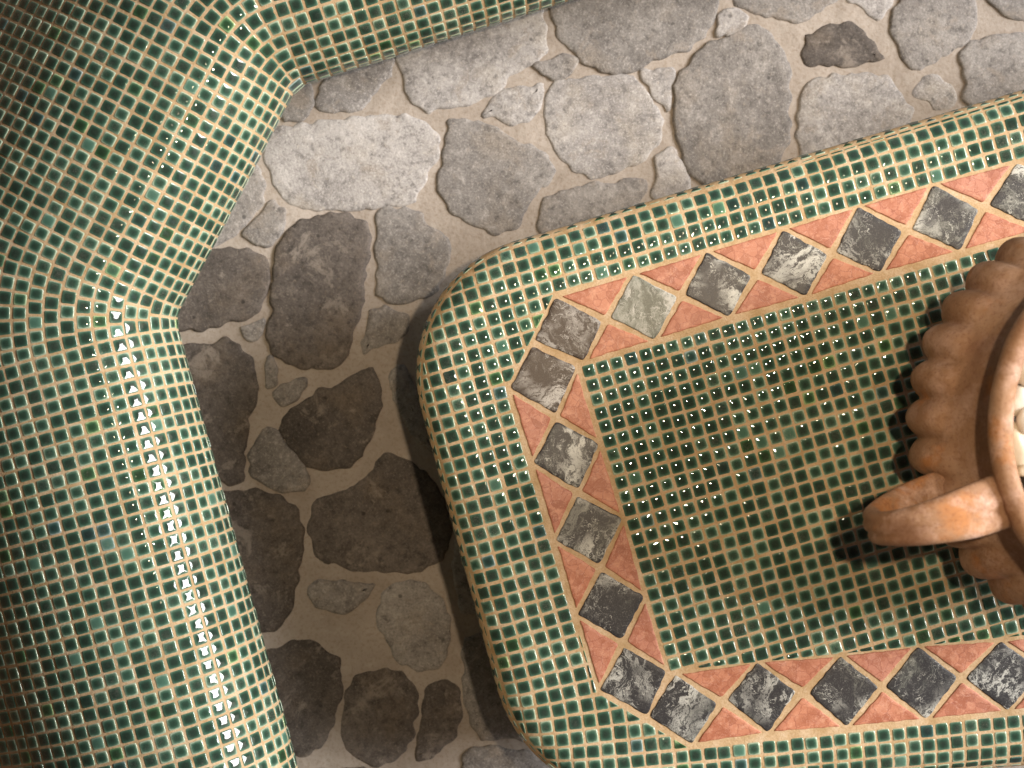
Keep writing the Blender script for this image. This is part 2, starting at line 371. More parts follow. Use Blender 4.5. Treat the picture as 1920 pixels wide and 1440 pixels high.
def slab(poly, steps, jit, sub, name, m, parent, wob=0., freq=40, smooth_in=True, label=None, grow=0.):
    """a stone from its outline: side, worn arris, top"""
    P = [np.array(p, float) for p in poly]
    # Chaikin once, then resample
    Q = []
    for i in range(len(P)):
        a, b = P[i], P[(i+1) % len(P)]; Q += [a*.88+b*.12, a*.12+b*.88]
    R = []
    for i in range(len(Q)):
        a, b = Q[i], Q[(i+1) % len(Q)]; k = max(1, int(np.linalg.norm(b-a)/sub))
        for t in range(k): R.append(a+(b-a)*t/k)
    sx = random.uniform(0, 50)
    R = [p + jit*np.array([noise.noise(Vector((p[0]*freq, p[1]*freq, sx))), noise.noise(Vector((p[0]*freq, p[1]*freq, sx+9)))]) for p in R]
    A = sum(R[i-1][0]*R[i][1]-R[i][0]*R[i-1][1] for i in range(len(R)))
    c0 = sum((R[i-1]+R[i])*(R[i-1][0]*R[i][1]-R[i][0]*R[i-1][1]) for i in range(len(R)))/(3*A)
    if A < 0: R = R[::-1]
    if grow: R = [p for p in inset(R, -grow)]
    V = []; F = []; n = len(R); rad0 = float(np.mean(np.linalg.norm(np.array(R)-c0, axis=1)))
    for d, z in steps:
        q = inset(R, d) if smooth_in else c0+(np.array(R)-c0)*(1-d/rad0)
        for _ in range(int(d/.0022) if smooth_in else 0): q = q*.5+(np.roll(q, 1, 0)+np.roll(q, -1, 0))*.25
        for p in q:
            V.append((p[0]-c0[0], p[1]-c0[1], z + (wob*noise.noise(Vector((p[0]*8, p[1]*8, sx))) if z > 0 else 0)))
    for sc in (.82, .6, .35):
        for p in q:
            p = c0+(p-c0)*sc; V.append((p[0]-c0[0], p[1]-c0[1], steps[-1][1] + wob*noise.noise(Vector((p[0]*8, p[1]*8, sx)))))
    V.append((0, 0, steps[-1][1]+wob*noise.noise(Vector((c0[0]*8, c0[1]*8, sx)))))
    nr = len(steps)+3
    for r in range(nr-1):
        for i in range(n):
            j = (i+1) % n; F.append((r*n+i, r*n+j, (r+1)*n+j, (r+1)*n+i))
    for i in range(n): F.append(((nr-1)*n+i, (nr-1)*n+(i+1) % n, nr*n))
    o = mesh(name, V, F, m, parent)
    o.location = (c0[0], c0[1], 0)
    if label: o['label'] = label
    return o
stone_px = []
for kind, s in ST:
    pts = [tuple(map(float, q.split(','))) for q in s.split()]
    stone_px.append(pts)
    poly = [W(x, y, 0) for x, y in pts]
    h = random.uniform(.0042, .0082)
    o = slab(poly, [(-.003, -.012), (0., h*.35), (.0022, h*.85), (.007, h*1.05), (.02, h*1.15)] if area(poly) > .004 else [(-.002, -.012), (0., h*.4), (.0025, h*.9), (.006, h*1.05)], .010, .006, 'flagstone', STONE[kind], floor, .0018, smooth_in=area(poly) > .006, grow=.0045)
# the paving runs on outside the frame
cells = []
stB = [(min(p[0] for p in q)-12, min(p[1] for p in q)-12, max(p[0] for p in q)+12, max(p[1] for p in q)+12) for q in stone_px]
for gyi in range(-8, 18):
    for gxi in range(-2, 22):
        cx = gxi*150+(gyi % 2)*75+random.uniform(-16, 16); cy = gyi*125+random.uniform(-14, 14)
        if -70 < cx < 1990 and -105 < cy < 1540: continue
        if any(b[0] < cx+66 and b[2] > cx-66 and b[1] < cy+55 and b[3] > cy-55 for b in stB): continue
        if cx < 440 or 1600 < cy or -1000 > cy or cx > 2900: continue
        k = random.choice((7, 8, 9)); a0 = random.random()*6
        pts = [(cx+66*random.uniform(.85, 1.12)*math.cos(a0+i*2*math.pi/k), cy+56*random.uniform(.85, 1.12)*math.sin(a0+i*2*math.pi/k)) for i in range(k)]
        cells.append(pts)
random.shuffle(cells)
for pts in cells[:52]:
    slab([W(x, y, 0) for x, y in pts], [(-.003, -.012), (0., .002), (.003, .0045), (.02, .005)], .01, .01, 'flagstone', STONE[random.choice('lmm')], floor, .001)

# ================================================================== TABLE
table = empty('mosaic_table', (*W(1500, 850), 0))
tag(table, 'wide low table in small green mosaic with a border of marble diamonds, under the urn', 'tiled table')
tl = np.array(table.location)
TOP = [(2650, 439-.298*1650), (721, 522), (994, 1527), (2650, 1506-.09*1423)]
sil = fillet([W(*p, ZT-.012) for p in TOP], [.20, 262*U, 285*U, .20], 24)   # widest outline of the slab
sil = np.array(sil)
def resample(P, step, closed=True):
    P = np.vstack([P, P[:1]]) if closed else np.array(P)
    L = np.r_[0, np.cumsum(np.linalg.norm(np.diff(P, axis=0), axis=1))]
    n = int(round(L[-1]/step)); t = np.linspace(0, L[-1], n+1)[:-1] if closed else np.linspace(0, L[-1], n+1)
    return np.c_[np.interp(t, L, P[:, 0]), np.interp(t, L, P[:, 1])]
Pt = .0286
sil = resample(sil, .004)
# orientation: make it counter-clockwise
if sum(sil[i-1][0]*sil[i][1]-sil[i][0]*sil[i-1][1] for i in range(len(sil))) < 0: sil = sil[::-1]
nS = len(sil)
tan = np.roll(sil, -1, 0)-np.roll(sil, 1, 0); tan /= np.linalg.norm(tan, axis=1)[:, None]
outw = np.c_[tan[:, 1], -tan[:, 0]]
# section of the edge, by arc length w measured outward from the flat top
Lf, th0 = .072, math.radians(40)           # gentle fall of the field, then the rolled edge row
ws = np.linspace(0, Lf+.030, 120); th = np.where(ws < Lf, th0*(ws/Lf)**1.6, th0+(math.radians(88)-th0)*(ws-Lf)/.030)
hx = np.r_[0, np.cumsum(np.cos((th[1:]+th[:-1])/2)*np.diff(ws))]; hz = -np.r_[0, np.cumsum(np.sin((th[1:]+th[:-1])/2)*np.diff(ws))]
HX = hx[-1]; HC = float(np.interp(Lf, ws, hx))
flatline = sil-outw*HX                      # where the rounding begins (plan)
def near(p, P):
    d = np.sum((P-p)**2, 1); i = int(d.argmin()); return i, math.sqrt(d[i])
def lift(p):                                # flat layout point -> surface point and normal
    i, _ = near(p, flatline)
    w = (p-flatline[i])@outw[i]
    if w <= 0: return np.array([p[0], p[1], ZT]), np.array([0, 0, 1.])
    t = np.interp(w, ws, th); b = flatline[i]+outw[i]*np.interp(w, ws, hx)
    tang = (p-flatline[i])@tan[i]
    b = b+tan[i]*tang
    return np.array([b[0], b[1], ZT+np.interp(w, ws, hz)]), np.array([outw[i][0]*math.sin(t), outw[i][1]*math.sin(t), math.cos(t)])
# border of marble, photo pixels: (left/top/right/bottom corners) of each dark square, in order round the table
DI = [ # kind, top, right, bottom, left
 ('k',(2206,222),(2290,268),(2248,347),(2155,303)),
 ('g',(2057,264),(2140,310),(2098,388),(2005,343)),
 ('g',(1907,305),(1990,350),(1947,430),(1855,383)),
 ('g',(1750,347),(1835,393),(1800,470),(1710,430)),
 ('k',(1608,388),(1692,433),(1650,511),(1567,473)),
 ('g',(1468,431),(1552,478),(1510,556),(1427,513)),
 ('g',(1325,473),(1409,517),(1367,594),(1283,552)),
 ('w',(1187,515),(1270,557),(1228,637),(1145,595)),
 ('b',(1042,558),(1128,603),(1095,677),(1002,638)),
 ('b',(998,650),(1080,688),(1042,775),(957,728)),
 ('w2',(1042,790),(1123,833),(1083,917),(1000,868)),
 ('g',(1083,930),(1167,972),(1124,1058),(1042,1013)),
 ('k',(1127,1072),(1208,1118),(1165,1198),(1083,1152)),
 ('k',(1170,1213),(1250,1258),(1213,1340),(1125,1293)),
 ('k',(1266,1265),(1345,1320),(1297,1395),(1217,1342)),
 ('k',(1420,1242),(1492,1297),(1440,1373),(1363,1312)),
 ('g',(1575,1230),(1647,1288),(1587,1362),(1517,1300)),
 ('k',(1720,1212),(1795,1270),(1737,1348),(1660,1288)),
 ('k',(1877,1202),(1952,1258),(1890,1332),(1810,1272)),
 ('g',(2030,1187),(2105,1243),(2043,1317),(1966,1257)),
 ('k',(2184,1172),(2259,1228),(2197,1302),(2120,1242)),
]
def xy(p): return np.array(W(*p))
topo = (xy((1040, 551)), xy((2206, 216))); topi = (xy((1094, 684)), xy((2248, 353)))
lefo = (xy((951, 729)), xy((1120, 1298))); lefi = (xy((1088, 687)), xy((1255, 1259)))
boto = (xy((1294, 1403)), xy((2197, 1308))); boti = (xy((1264, 1259)), xy((2184, 1167)))
cho = (xy((1040, 551)), xy((951, 729))); chb = (xy((1120, 1298)), xy((1294, 1403)))
inside = xy((1500, 900))
def hp(seg, off=0.):      # half-plane whose kept side (<=0) contains the table centre
    d = seg[1]-seg[0]; n = np.array([-d[1], d[0]])/np.linalg.norm(d)
    if (inside-seg[0])@n > 0: n = -n
    return seg[0]+n*off, n
inner = [hp(topi, -.0022), hp(lefi, -.0022), hp(boti, -.0022)]
outer = [hp(topo, .0012), hp(lefo, .0012), hp(boto, .0012), hp(cho, .0012), hp(chb, .0012)]
mos = Mosaic()
# field layout: rows parallel to the top edge, fanning to follow the lower border
a0 = math.radians(16.1); u0 = np.array([math.cos(a0), math.sin(a0)]); v0 = np.array([math.sin(a0), -math.cos(a0)])
def meet(A, B):
    M = np.array([A[1]-A[0], -(B[1]-B[0])]).T; t = np.linalg.solve(M, B[0]-A[0]); return A[0]+(A[1]-A[0])*t[0]
org_in = meet(topi, lefi)+(u0+v0)*.0004
org = meet(topo, lefo)+(-u0-v0)*.0004
j0, j1, pv, sw = 23., 31., -4, 10.1
def sm(t): t = min(max(t, 0), 1); return t*t*(3-2*t)
def left_run(j, dl=0.):
    A = org+u0*pv*Pt+v0*(min(j, j0)*Pt)
    if j > j0:
        n = max(1, int((j-j0)/.2)); st = (j-j0)/n
        for k in range(n):
            jj = j0+(k+.5)*st; an = math.radians(16.1-sw*sm((jj-j0)/(j1-j0)))
            A = A+np.array([math.sin(an), -math.cos(an)])*Pt*st*(1+(dl if jj < j1 else 0))
    return A
# stretch the turning rows a touch so a joint lands on the border's lower edge
_n = np.array([math.sin(math.radians(6)), -math.cos(math.radians(6))])
_jb = j1+((boto[0]-left_run(j1))@_n+.0004)/Pt
DL = ((_jb-round(_jb))*Pt)/((j1-j0)*Pt)
_cache = {}
def field(i, j, swing):
    if not swing: return org_in+u0*i*Pt+v0*(j*Pt)
    if j not in _cache: _cache[j] = left_run(j, DL)
    an = math.radians(16.1-sw*sm((j-j0)/(j1-j0)))
    return _cache[j]+np.array([math.cos(an), math.sin(an)])*(i-pv)*Pt
half = .0110
def addchip(quad, flat_clip):
    """quad of layout points; clip, lift and add"""
    poly = quad
    for p, n in flat_clip: poly = clip(poly, p, n)
    if len(poly) < 3 or area(poly) < 4.2e-5: return
    # merge near-duplicate corners
    q = [poly[0]]
    for p in poly[1:]:
        if np.linalg.norm(p-q[-1]) > .0012: q.append(p)
    if np.linalg.norm(q[0]-q[-1]) < .0012: q.pop()
    if len(q) < 3: return
    A = sum(q[i-1][0]*q[i][1]-q[i][0]*q[i-1][1] for i in range(len(q)))
    if A < 0: q = q[::-1]
    L = [lift(p) for p in q]
    mos.chip([l[0] for l in L], [l[1] for l in L])
limit = .0028
def do_field(swing, irange, jrange, keep_inner):
    for j in jrange:
        for i in irange:
            c = [field(i, j, swing), field(i+1, j, swing), field(i+1, j+1, swing), field(i, j+1, swing)]
            m = sum(c)/4
            if m[0] > W(2640, 0)[0]: continue
            jit = rng.normal(0, .00058, 2); sc = 1-.0062/Pt*1.0
            rot = rng.normal(0, .024); cr, sr = math.cos(rot), math.sin(rot)
            sk = .838+rng.normal(0, .012)
            quad = []
            for p in c:
                d = (p-m)*sk; quad.append(m+jit+np.array([d[0]*cr-d[1]*sr, d[0]*sr+d[1]*cr])+rng.normal(0, .00022, 2))
            if keep_inner:
                if max((m-p)@n for p, n in inner) > .02: continue
                addchip(quad, inner)
            else:
                ds = [(m-p)@n for p, n in outer]
                k = int(np.argmax(ds))
                if ds[k] < -.02: continue
                k2, dist = near(m, flatline)
                w = (m-flatline[k2])@outw[k2]
                if w > Lf+.02: continue
                cl = [(outer[k][0], -outer[k][1])]
                i2 = k2
                cl.append((flatline[i2]+outw[i2]*(Lf-limit), outw[i2]))
                addchip(quad, cl)
do_field(False, range(0, 62), range(-1, 46), True)
do_field(True, range(-9, 72), range(-8, 44), False)
# rows of chips that follow the outline: the rolled edge row, then down the side to the floor
def ring_pt(s, w):
    i = s*nS; k = int(i) % nS; k2 = (k+1) % nS; f = i-int(i)
    fl = flatline[k]*(1-f)+flatline[k2]*f; o = outw[k]*(1-f)+outw[k2]*f; o /= np.linalg.norm(o)
    if w <= ws[-1]:
        t = np.interp(w, ws, th); q = fl+o*np.interp(w, ws, hx); z = ZT+np.interp(w, ws, hz)
    else:
        e = w-ws[-1]; q = fl+o*(HX-.10*e); z = ZT+hz[-1]-e; t = math.radians(95)
    return np.array([q[0], q[1], z]), np.array([o[0]*math.sin(t), o[1]*math.sin(t), math.cos(t)])
per = nS*.004
rows = [Lf+.0012]; 
while rows[-1] < Lf+ZT-.05: rows.append(rows[-1]+(.0296 if len(rows) == 1 else Pt))
for r in range(len(rows)-1):
    n = int(round(per/Pt)); ph = rng.rand()*0
    for i in range(n):
        s0, s1 = (i+.10+ph)/n % 1, (i+.90+ph)/n % 1
        if s1 < s0: continue
        w0, w1 = rows[r]+.003, rows[r+1]-.0028
        mid = ring_pt((s0+s1)/2, w0)[0]
        if mid[0] > W(2500, 0)[0] and r > 2: continue
        L = [ring_pt(s0, w0), ring_pt(s0, w1), ring_pt(s1, w1), ring_pt(s1, w0)]
        P = np.array([l[0] for l in L]); Nn = np.array([l[1] for l in L])
        if np.cross(P[1]-P[0], P[2]-P[1])@Nn[0] < 0: P = P[::-1]; Nn = Nn[::-1]
        mos.chip(P+rng.normal(0, .0003, 3), Nn, dome=.0012)
# grout bed: top disc + edge rings
step = 3
idx = list(range(0, nS, step)); m = len(idx); V = []; F = []
wl = [-.02, 0, .012, .024, .036, .048, .060, Lf, Lf+.008, Lf+.016, Lf+.024, Lf+.030]+[Lf+.03+.05*k for k in range(1, 9)]
for w in wl:
    for k in idx:
        if w < 0:
            q = flatline[k]+outw[k]*w; V.append((q[0], q[1], ZT))
        else:
            p, nn = ring_pt(k/nS, w)
            if w > Lf+.4: p[2] = -.01
            if Lf < w+.01 < Lf+.03: pass
            V.append(tuple(p))
for r in range(len(wl)-1):
    for i in range(m):
        j = (i+1) % m; F.append((r*m+i, (r+1)*m+i, (r+1)*m+j, r*m+j))
F.append(tuple(range(m)))
mos.bed([tuple(v) for v in V], F)
top = mos.build('tabletop', table); top.location = tuple(-tl)
print('table verts', mos.n)

# marble squares and red triangles of the border
def inlay(poly_px, m, name, jit=.0022, z=ZT, label=None, h=.0022, shrink=0.):
    poly = [np.array(W(*p)) for p in poly_px]
    c = sum(poly)/len(poly)
    if shrink: poly = list(inset(poly, shrink))
    o = slab(poly, [(-.001, -.004), (0, h*.35), (.0012, h*.8), (.0030, h)], jit, .004, name, m, table, 0, 70, smooth_in=False, label=label)
    o.location = (o.location[0]-tl[0], o.location[1]-tl[1], ZT)
    return o
def chamf(q, r=5.5):      # tumbled corners
    q = [np.array(p, float) for p in q]; out = []
    for i in range(len(q)):
        a, b, c = q[i-1], q[i], q[(i+1) % len(q)]
        ua = (a-b)/np.linalg.norm(a-b); uc = (c-b)/np.linalg.norm(c-b)
        out += [b+ua*r, b+(ua+uc)*r*.28, b+uc*r]
        out += [b+(c-b)*.35, b+(c-b)*.65]
    return out
for kind, *q in DI:
    inlay(chamf(q), MARB['b' if kind == 'w2' else kind] if kind != 'w2' else MARB['g'], 'marble_square')
def tri(a, b, ap):
    a, b, ap = [np.array(p, float) for p in (a, b, ap)]
    c = (a+b+ap)/3; P = [a, b, ap]; n = 3
    # offset every side inward by the joint width (pixels)
    def off(p, q, d):
        e = (q-p)/np.linalg.norm(q-p); nn = np.array([-e[1], e[0]])
        if (c-p)@nn < 0: nn = -nn
        return p+nn*d, e
    ds = (1.0, 6.6, 6.6); L = [off(P[i], P[(i+1) % 3], ds[i]) for i in range(3)]
    out = []
    for i in range(3):
        (p, e), (q, f) = L[i-1], L[i]
        M = np.array([[e[0], -f[0]], [e[1], -f[1]]]); t = np.linalg.solve(M, q-p); out.append(p+e*t[0])
    return out
def mid(a, b): return ((a[0]+b[0])/2, (a[1]+b[1])/2)
for i in range(len(DI)-1):
    P, Q = DI[i][1:], DI[i+1][1:]       # top,right,bottom,left
    if i == 8 or i == 13: continue      # squares that butt together at the corners
    if i < 8:   a, b, ap = P[0], Q[0], mid(P[3], Q[1]); a2, b2 = P[2], Q[2]
    elif i < 13: a, b, ap = P[3], Q[3], mid(P[2], Q[0]); a2, b2 = P[1], Q[1]
    else:       a, b, ap = P[0], Q[0], mid(P[1], Q[3]); a2, b2 = P[2], Q[2]
    for (x, y) in ((a, b), (a2, b2)):
        T = tri(x, y, ap); out = []
        T = [np.array(t) for t in T]
        for k in range(3):
            A_, B_, C_ = T[k-1], T[k], T[(k+1) % 3]
            ua = (A_-B_)/np.linalg.norm(A_-B_); uc = (C_-B_)/np.linalg.norm(C_-B_)
            out += [B_+ua*2.6, B_+uc*2.6, B_+(C_-B_)*.33, B_+(C_-B_)*.66]
        inlay(out, RED, 'marble_triangle', .0016)

# ================================================================== BENCH
bench = empty('mosaic_bench', (*W(150, 700), 0)); bl = np.array(bench.location)
tag(bench, 'long rounded bench covered in glossy dark green mosaic, curving round the paved floor', 'tiled bench')
# section: arc length a from the floor edge of the roll; tilt of the normal towards the floor side
NW = 11            # rows on the upright face
def tilt_at(a):    # a in chips, 0 where the roll begins (normal 96 deg)
    return float(np.interp(a, [0, 2.2, 3.2, 4.2, 5.2, 6.2, 7.2, 8.2, 9.2, 10.2, 11.5, 21, 40], [113, 84, 68, 60, 54, 48, 39, 28, 17, 9, 4, -31, -31]))
NR = 40
fine = 8
hh = [0.]; zz = [0.]; tt = [tilt_at(0)]
for k in range(NR*fine):
    a = (k+.5)/fine; t = math.radians(tilt_at(a)); ds = Pt/fine*(1.+.09*min(1, a/8))
    hh.append(hh[-1]+math.cos(t)*ds); zz.append(zz[-1]+math.sin(t)*ds); tt.append(tilt_at((k+1)/fine))
hh, zz, tt = map(np.array, (hh, zz, tt)); aa = np.arange(NR*fine+1)/fine
zz = zz-zz.max()+ZT; isil = int(np.argmin(np.abs(tt-77))); hh = hh-hh[isil]+.011
zwall = zz[0]; NW = int(zwall/Pt)+1
ZS = float(zz[isil])
print('ZS', ZS)
def Wb(px, py): return np.array(W(px, py, ZS))
c1, c2 = Wb(328.4, 596), Wb(556.5, 162)
e1 = Wb(328.4+.273*1100, 1696); e3 = Wb(556.5+1250, 162-.3167*1250)
# unit directions walking up the photo: E1 up, E2, E3
d1 = (c1-e1)/np.linalg.norm(c1-e1); d2 = (c2-c1)/np.linalg.norm(c2-c1); d3 = (e3-c2)/np.linalg.norm(e3-c2)
lft = lambda d: np.array([-d[1], d[0]])      # bench lies to the left of the walk
def arcgeo(c, da, db, r):
    turn = math.acos(np.clip(da@db, -1, 1)); t = r*math.tan(turn/2)
    st = c-da*t; cen = st-lft(da)*r
    return turn, t, cen
R1, R2 = .055, .040
t1, k1, cen1 = arcgeo(c1, d1, d2, R1); t2, k2, cen2 = arcgeo(c2, d2, d3, R2)
L1 = np.linalg.norm(c1-e1)-k1; L2 = np.linalg.norm(c2-c1)-k1-k2; L3 = np.linalg.norm(e3-c2)-k2
def plan(seg, s, h):
    """segment 0..4 (straight, arc, straight, arc, straight), s in 0..1, h inward offset -> point, left-normal"""
    if seg == 0: n = lft(d1); return e1+d1*L1*s+n*h, n
    if seg == 2: n = lft(d2); return c1+d2*(k1+L2*s)+n*h, n
    if seg == 4: n = lft(d3); return c2+d3*(k2+L3*s)+n*h, n
    cen, R, da, t = (cen1, R1, d1, t1) if seg == 1 else (cen2, R2, d2, t2)
    n0 = lft(da); a = -t*s; n = np.array([n0[0]*math.cos(a)-n0[1]*math.sin(a), n0[0]*math.sin(a)+n0[1]*math.cos(a)])
    return cen+n*(R+h), n
def prof(a):       # a in chips
    if a < 0:
        return hh[0]-a*Pt*math.sin(math.radians(23)), zwall+a*Pt*math.cos(math.radians(23)), 113.
    return np.interp(a, aa, hh), np.interp(a, aa, zz), np.interp(a, aa, tt)
def surf(seg, s, a):
    h, z, t = prof(a); p, n = plan(seg, s, h); tr = math.radians(t)
    z = max(z, -.02)
    return np.array([p[0], p[1], z]), np.array([-n[0]*math.sin(tr), -n[1]*math.sin(tr), math.cos(tr)])
bm = Mosaic()
for r in range(-NW, NR-1):
    hm = prof(r+.5)[0]
    rowj = rng.normal(0, .02)
    lens = [L1, t1*(R1+hm), L2, t2*(R2+hm), L3]
    for seg, L in enumerate(lens):
        n = max(1, int(round(L/Pt)))
        for i in range(n):
            s0, s1 = (i+.08)/n, (i+.92)/n
            if r < 0 and r % 1 == 0 and False: continue
            js = rng.normal(0, .014)/n; ja = rng.normal(0, .014)
            L4 = [surf(seg, s0+js, r+.08+ja), surf(seg, s1+js, r+.08+ja), surf(seg, s1+js, r+.92+ja), surf(seg, s0+js, r+.92+ja)]
            if L4[0][0][0] > W(1830, 0)[0] or L4[0][0][1] < W(0, 1720)[1] or L4[0][0][0] < W(-620, 0)[0] or L4[0][0][1] > W(0, -900)[1]: continue
            P = np.array([l[0] for l in L4]); Nn = np.array([l[1] for l in L4])
            if np.cross(P[1]-P[0], P[2]-P[1])@Nn[0] < 0: P = P[::-1]; Nn = Nn[::-1]
            bm.chip(P+rng.normal(0, .0002, 3), Nn)
V = []; F = []
av = [-NW-1]+[x*.5 for x in range(-2, 2*(NR-1)+1)]
sv = [(0, i/30) for i in range(31)]+[(1, i/14) for i in range(1, 15)]+[(2, i/16) for i in range(1, 17)]+[(3, i/14) for i in range(1, 15)]+[(4, i/30) for i in range(1, 31)]
for a in av:
    for seg, s in sv:
        p, _ = surf(seg, s, a); V.append(tuple(p))
ms = len(sv)
for seg, s in sv:   # rear face to the ground
    p, _ = surf(seg, s, NR-1); V.append((p[0], p[1], -.02))
for r in range(len(av)):
    for i in range(ms-1): F.append((r*ms+i, (r+1)*ms+i, (r+1)*ms+i+1, r*ms+i+1))
bm.bed(V, F)
b = bm.build('tiled_seat', bench); b.location = tuple(-bl)
print('bench verts', bm.n)

# ================================================================== URN
ux, uy = 1043*U, -66*U
urn = empty('terracotta_urn', (ux, uy, ZT+.002))
tag(urn, 'large weathered terracotta urn with lobed sides standing on the green mosaic tabletop', 'urn')
prf = [(0.0, .001), (.17, .0), (.175, .02), (.15, .035), (.145, .05), (.19, .075), (.27, .12), (.335, .17), (.362, .22), (.368, .265), (.360, .31), (.345, .345), (.330, .37), (.318, .395), (.309, .42), (.301, .445), (.294, .475), (.296, .495), (.306, .508)]
# catmull-rom refine
def refine(P, k=4):
    P = [np.array(p, float) for p in P]; out = []
    for i in range(len(P)-1):
        p0 = P[max(i-1, 0)]; p1 = P[i]; p2 = P[i+1]; p3 = P[min(i+2, len(P)-1)]
        for t in range(k):
            s = t/k; out.append(.5*((2*p1)+(-p0+p2)*s+(2*p0-5*p1+4*p2-p3)*s*s+(-p0+3*p1-3*p2+p3)*s**3))
    out.append(P[-1]); return out
def revolve(P, nseg, name, m, parent, fn=None, close=False):
    V = []; F = []
    for r, z in P:
        for i in range(nseg):
            a = 2*math.pi*i/nseg; rr, z2 = fn(r, z, a) if fn else (r, z); V.append((rr*math.cos(a), rr*math.sin(a), z2))
    for k in range(len(P)-1+(1 if close else 0)):
        k2 = (k+1) % len(P)
        for i in range(nseg):
            j = (i+1) % nseg; F.append((k*nseg+i, k*nseg+j, k2*nseg+j, k2*nseg+i))
    return mesh(name, V, F, m, parent)
NL = 32
def lobes(r, z, a):
    w = max(0, 1-abs((z-.20)/.152)**3.4)**.4
    w *= min(1, max(0, (z-.09)/.06))
    s = abs(math.cos(NL*a/2+.4)); g = s**.75
    wob = .0025*noise.noise(Vector((3*math.cos(a), 3*math.sin(a), z*9)))
    return r+w*(.027*g-.007)+wob, z+wob*.5
revolve(refine(prf), 480, 'body', TERRA, urn, lobes)
rimP = [(.298, .500), (.312, .506), (.325, .512), (.334, .522), (.338, .536), (.336, .550), (.329, .558), (.318, .561), (.308, .558), (.303, .550), (.301, .536), (.297, .50), (.287, .46), (.28, .42), (.27, .40)]
revolve(refine(rimP, 3), 160, 'rim', TERRA2, urn, lambda r, z, a: (r+.002*noise.noise(Vector((4*math.cos(a), 4*math.sin(a), z*20))), z+.002*noise.noise(Vector((3*math.cos(a), 3*math.sin(a), 7)))))
soil = plain('dark_soil', (.035, .026, .020), .95)
Vs = [(0, 0, .478)]+[(.286*math.cos(2*math.pi*i/60), .286*math.sin(2*math.pi*i/60), .474) for i in range(60)]
mesh('soil', Vs, [(0, 1+i, 1+(i+1) % 60) for i in range(60)], soil, urn)
# strap handle
def handle(az, dy=0.):
    pth = refine([(.305, .505), (.338, .522), (.385, .540), (.43, .546), (.475, .534), (.508, .500), (.520, .455), (.510, .405), (.475, .365), (.43, .338), (.385, .318), (.35, .305)], 5)
    V = []; F = []; ns = 28; n = len(pth)
    for i, p in enumerate(pth):
        t = pth[min(i+1, n-1)]-pth[max(i-1, 0)]; t /= np.linalg.norm(t); nn = np.array([-t[1], t[0]])
        f = i/(n-1)
        wd = .037+.006*math.cos(f*2*math.pi)+.003*math.sin(f*9)
        tk = .018
        for k in range(ns):
            a = 2*math.pi*k/ns; cx, sx = math.cos(a), math.sin(a)
            y = wd*math.copysign(abs(cx)**.92, cx)
            y0 = y
            x = tk*math.copysign(abs(sx)**.85, sx)*(1-.30*math.exp(-((y/wd-.28)/.16)**2)-.16*math.exp(-((y/wd+.45)/.14)**2))
            x += .0015*noise.noise(Vector((p[0]*25, y*30, p[1]*25)))
            q = p+nn*x; y += dy; V.append((q[0]*math.cos(az)-y*math.sin(az), q[0]*math.sin(az)+y*math.cos(az), q[1]))
    for i in range(n-1):
        for k in range(ns):
            j = (k+1) % ns; F.append((i*ns+k, i*ns+j, (i+1)*ns+j, (i+1)*ns+k))
    F.append(tuple(range(ns))[::-1]); F.append(tuple((n-1)*ns+k for k in range(ns)))
    return mesh('handle', V, F, TERRA2, urn)
handle(math.radians(180+15), .034); handle(math.radians(17))

# pebbles heaped in the mouth
def pebble_mesh(seed):
    V = []; F = []; nu, nv = 20, 12
    V.append((0, 0, -1))
    for j in range(1, nv):
        for i in range(nu):
            a = 2*math.pi*i/nu; b = -math.pi/2+math.pi*j/nv
            v = Vector((math.cos(a)*math.cos(b), math.sin(a)*math.cos(b), math.sin(b)))
            v *= 1+.16*noise.noise(v*1.3+Vector((seed*5.1, 0, seed))); V.append(tuple(v))
    V.append((0, 0, 1)); top_ = len(V)-1
    for i in range(nu):
        F.append((0, 1+(i+1) % nu, 1+i)); F.append((top_, 1+(nv-2)*nu+i, 1+(nv-2)*nu+(i+1) % nu))
    for j in range(nv-2):
        for i in range(nu): F.append((1+j*nu+i, 1+j*nu+(i+1) % nu, 1+(j+1)*nu+(i+1) % nu, 1+(j+1)*nu+i))
    return V, F
protos = [pebble_mesh(k) for k in range(5)]
def pb(px, py, a, b, rot, zc, k, label, group='cream pebbles filling the urn'):
    z = ZT+zc; x, y = W(px, py, z)
    V, F = protos[k % 5]
    o = mesh('pebble', [(v[0]*a*U*.8, v[1]*b*U*.8, v[2]*min(a, b)*U*.62) for v in V], F, PEB)
    o.location = (x, y, z); o.rotation_euler = (random.uniform(-.2, .2), random.uniform(-.2, .2), rot)
    tag(o, label, 'pebble', group); return o
vis = [(1922, 690, 38, 26, 1.9, .515, 'pale grey pebble uppermost of the pebbles seen against the urn rim'),
 (1908, 752, 33, 24, 1.2, .508, 'ochre cream pebble lying below the uppermost one against the urn rim'),
 (1908, 838, 46, 23, 1.75, .510, 'tall white pebble standing lengthways against the urn rim, the largest in view'),
 (1919, 882, 14, 11, .4, .522, 'smallest pale chip of stone in the urn, beside the root of the handle'),
 (1919, 642, 22, 17, .6, .506, 'little cream pebble wedged at the top of the heap under the urn rim'),
 (1925, 790, 20, 26, .2, .520, 'cream pebble between the ochre pebble and the tall white one, cut by the photo edge')]
for k, (x, y, a, b_, r, z, lab) in enumerate(vis): pb(x, y, a, b_, r, z, k, lab)
placed = [(W(v[0], v[1], ZT+v[5]), 30*U) for v in vis]
cnt = 0
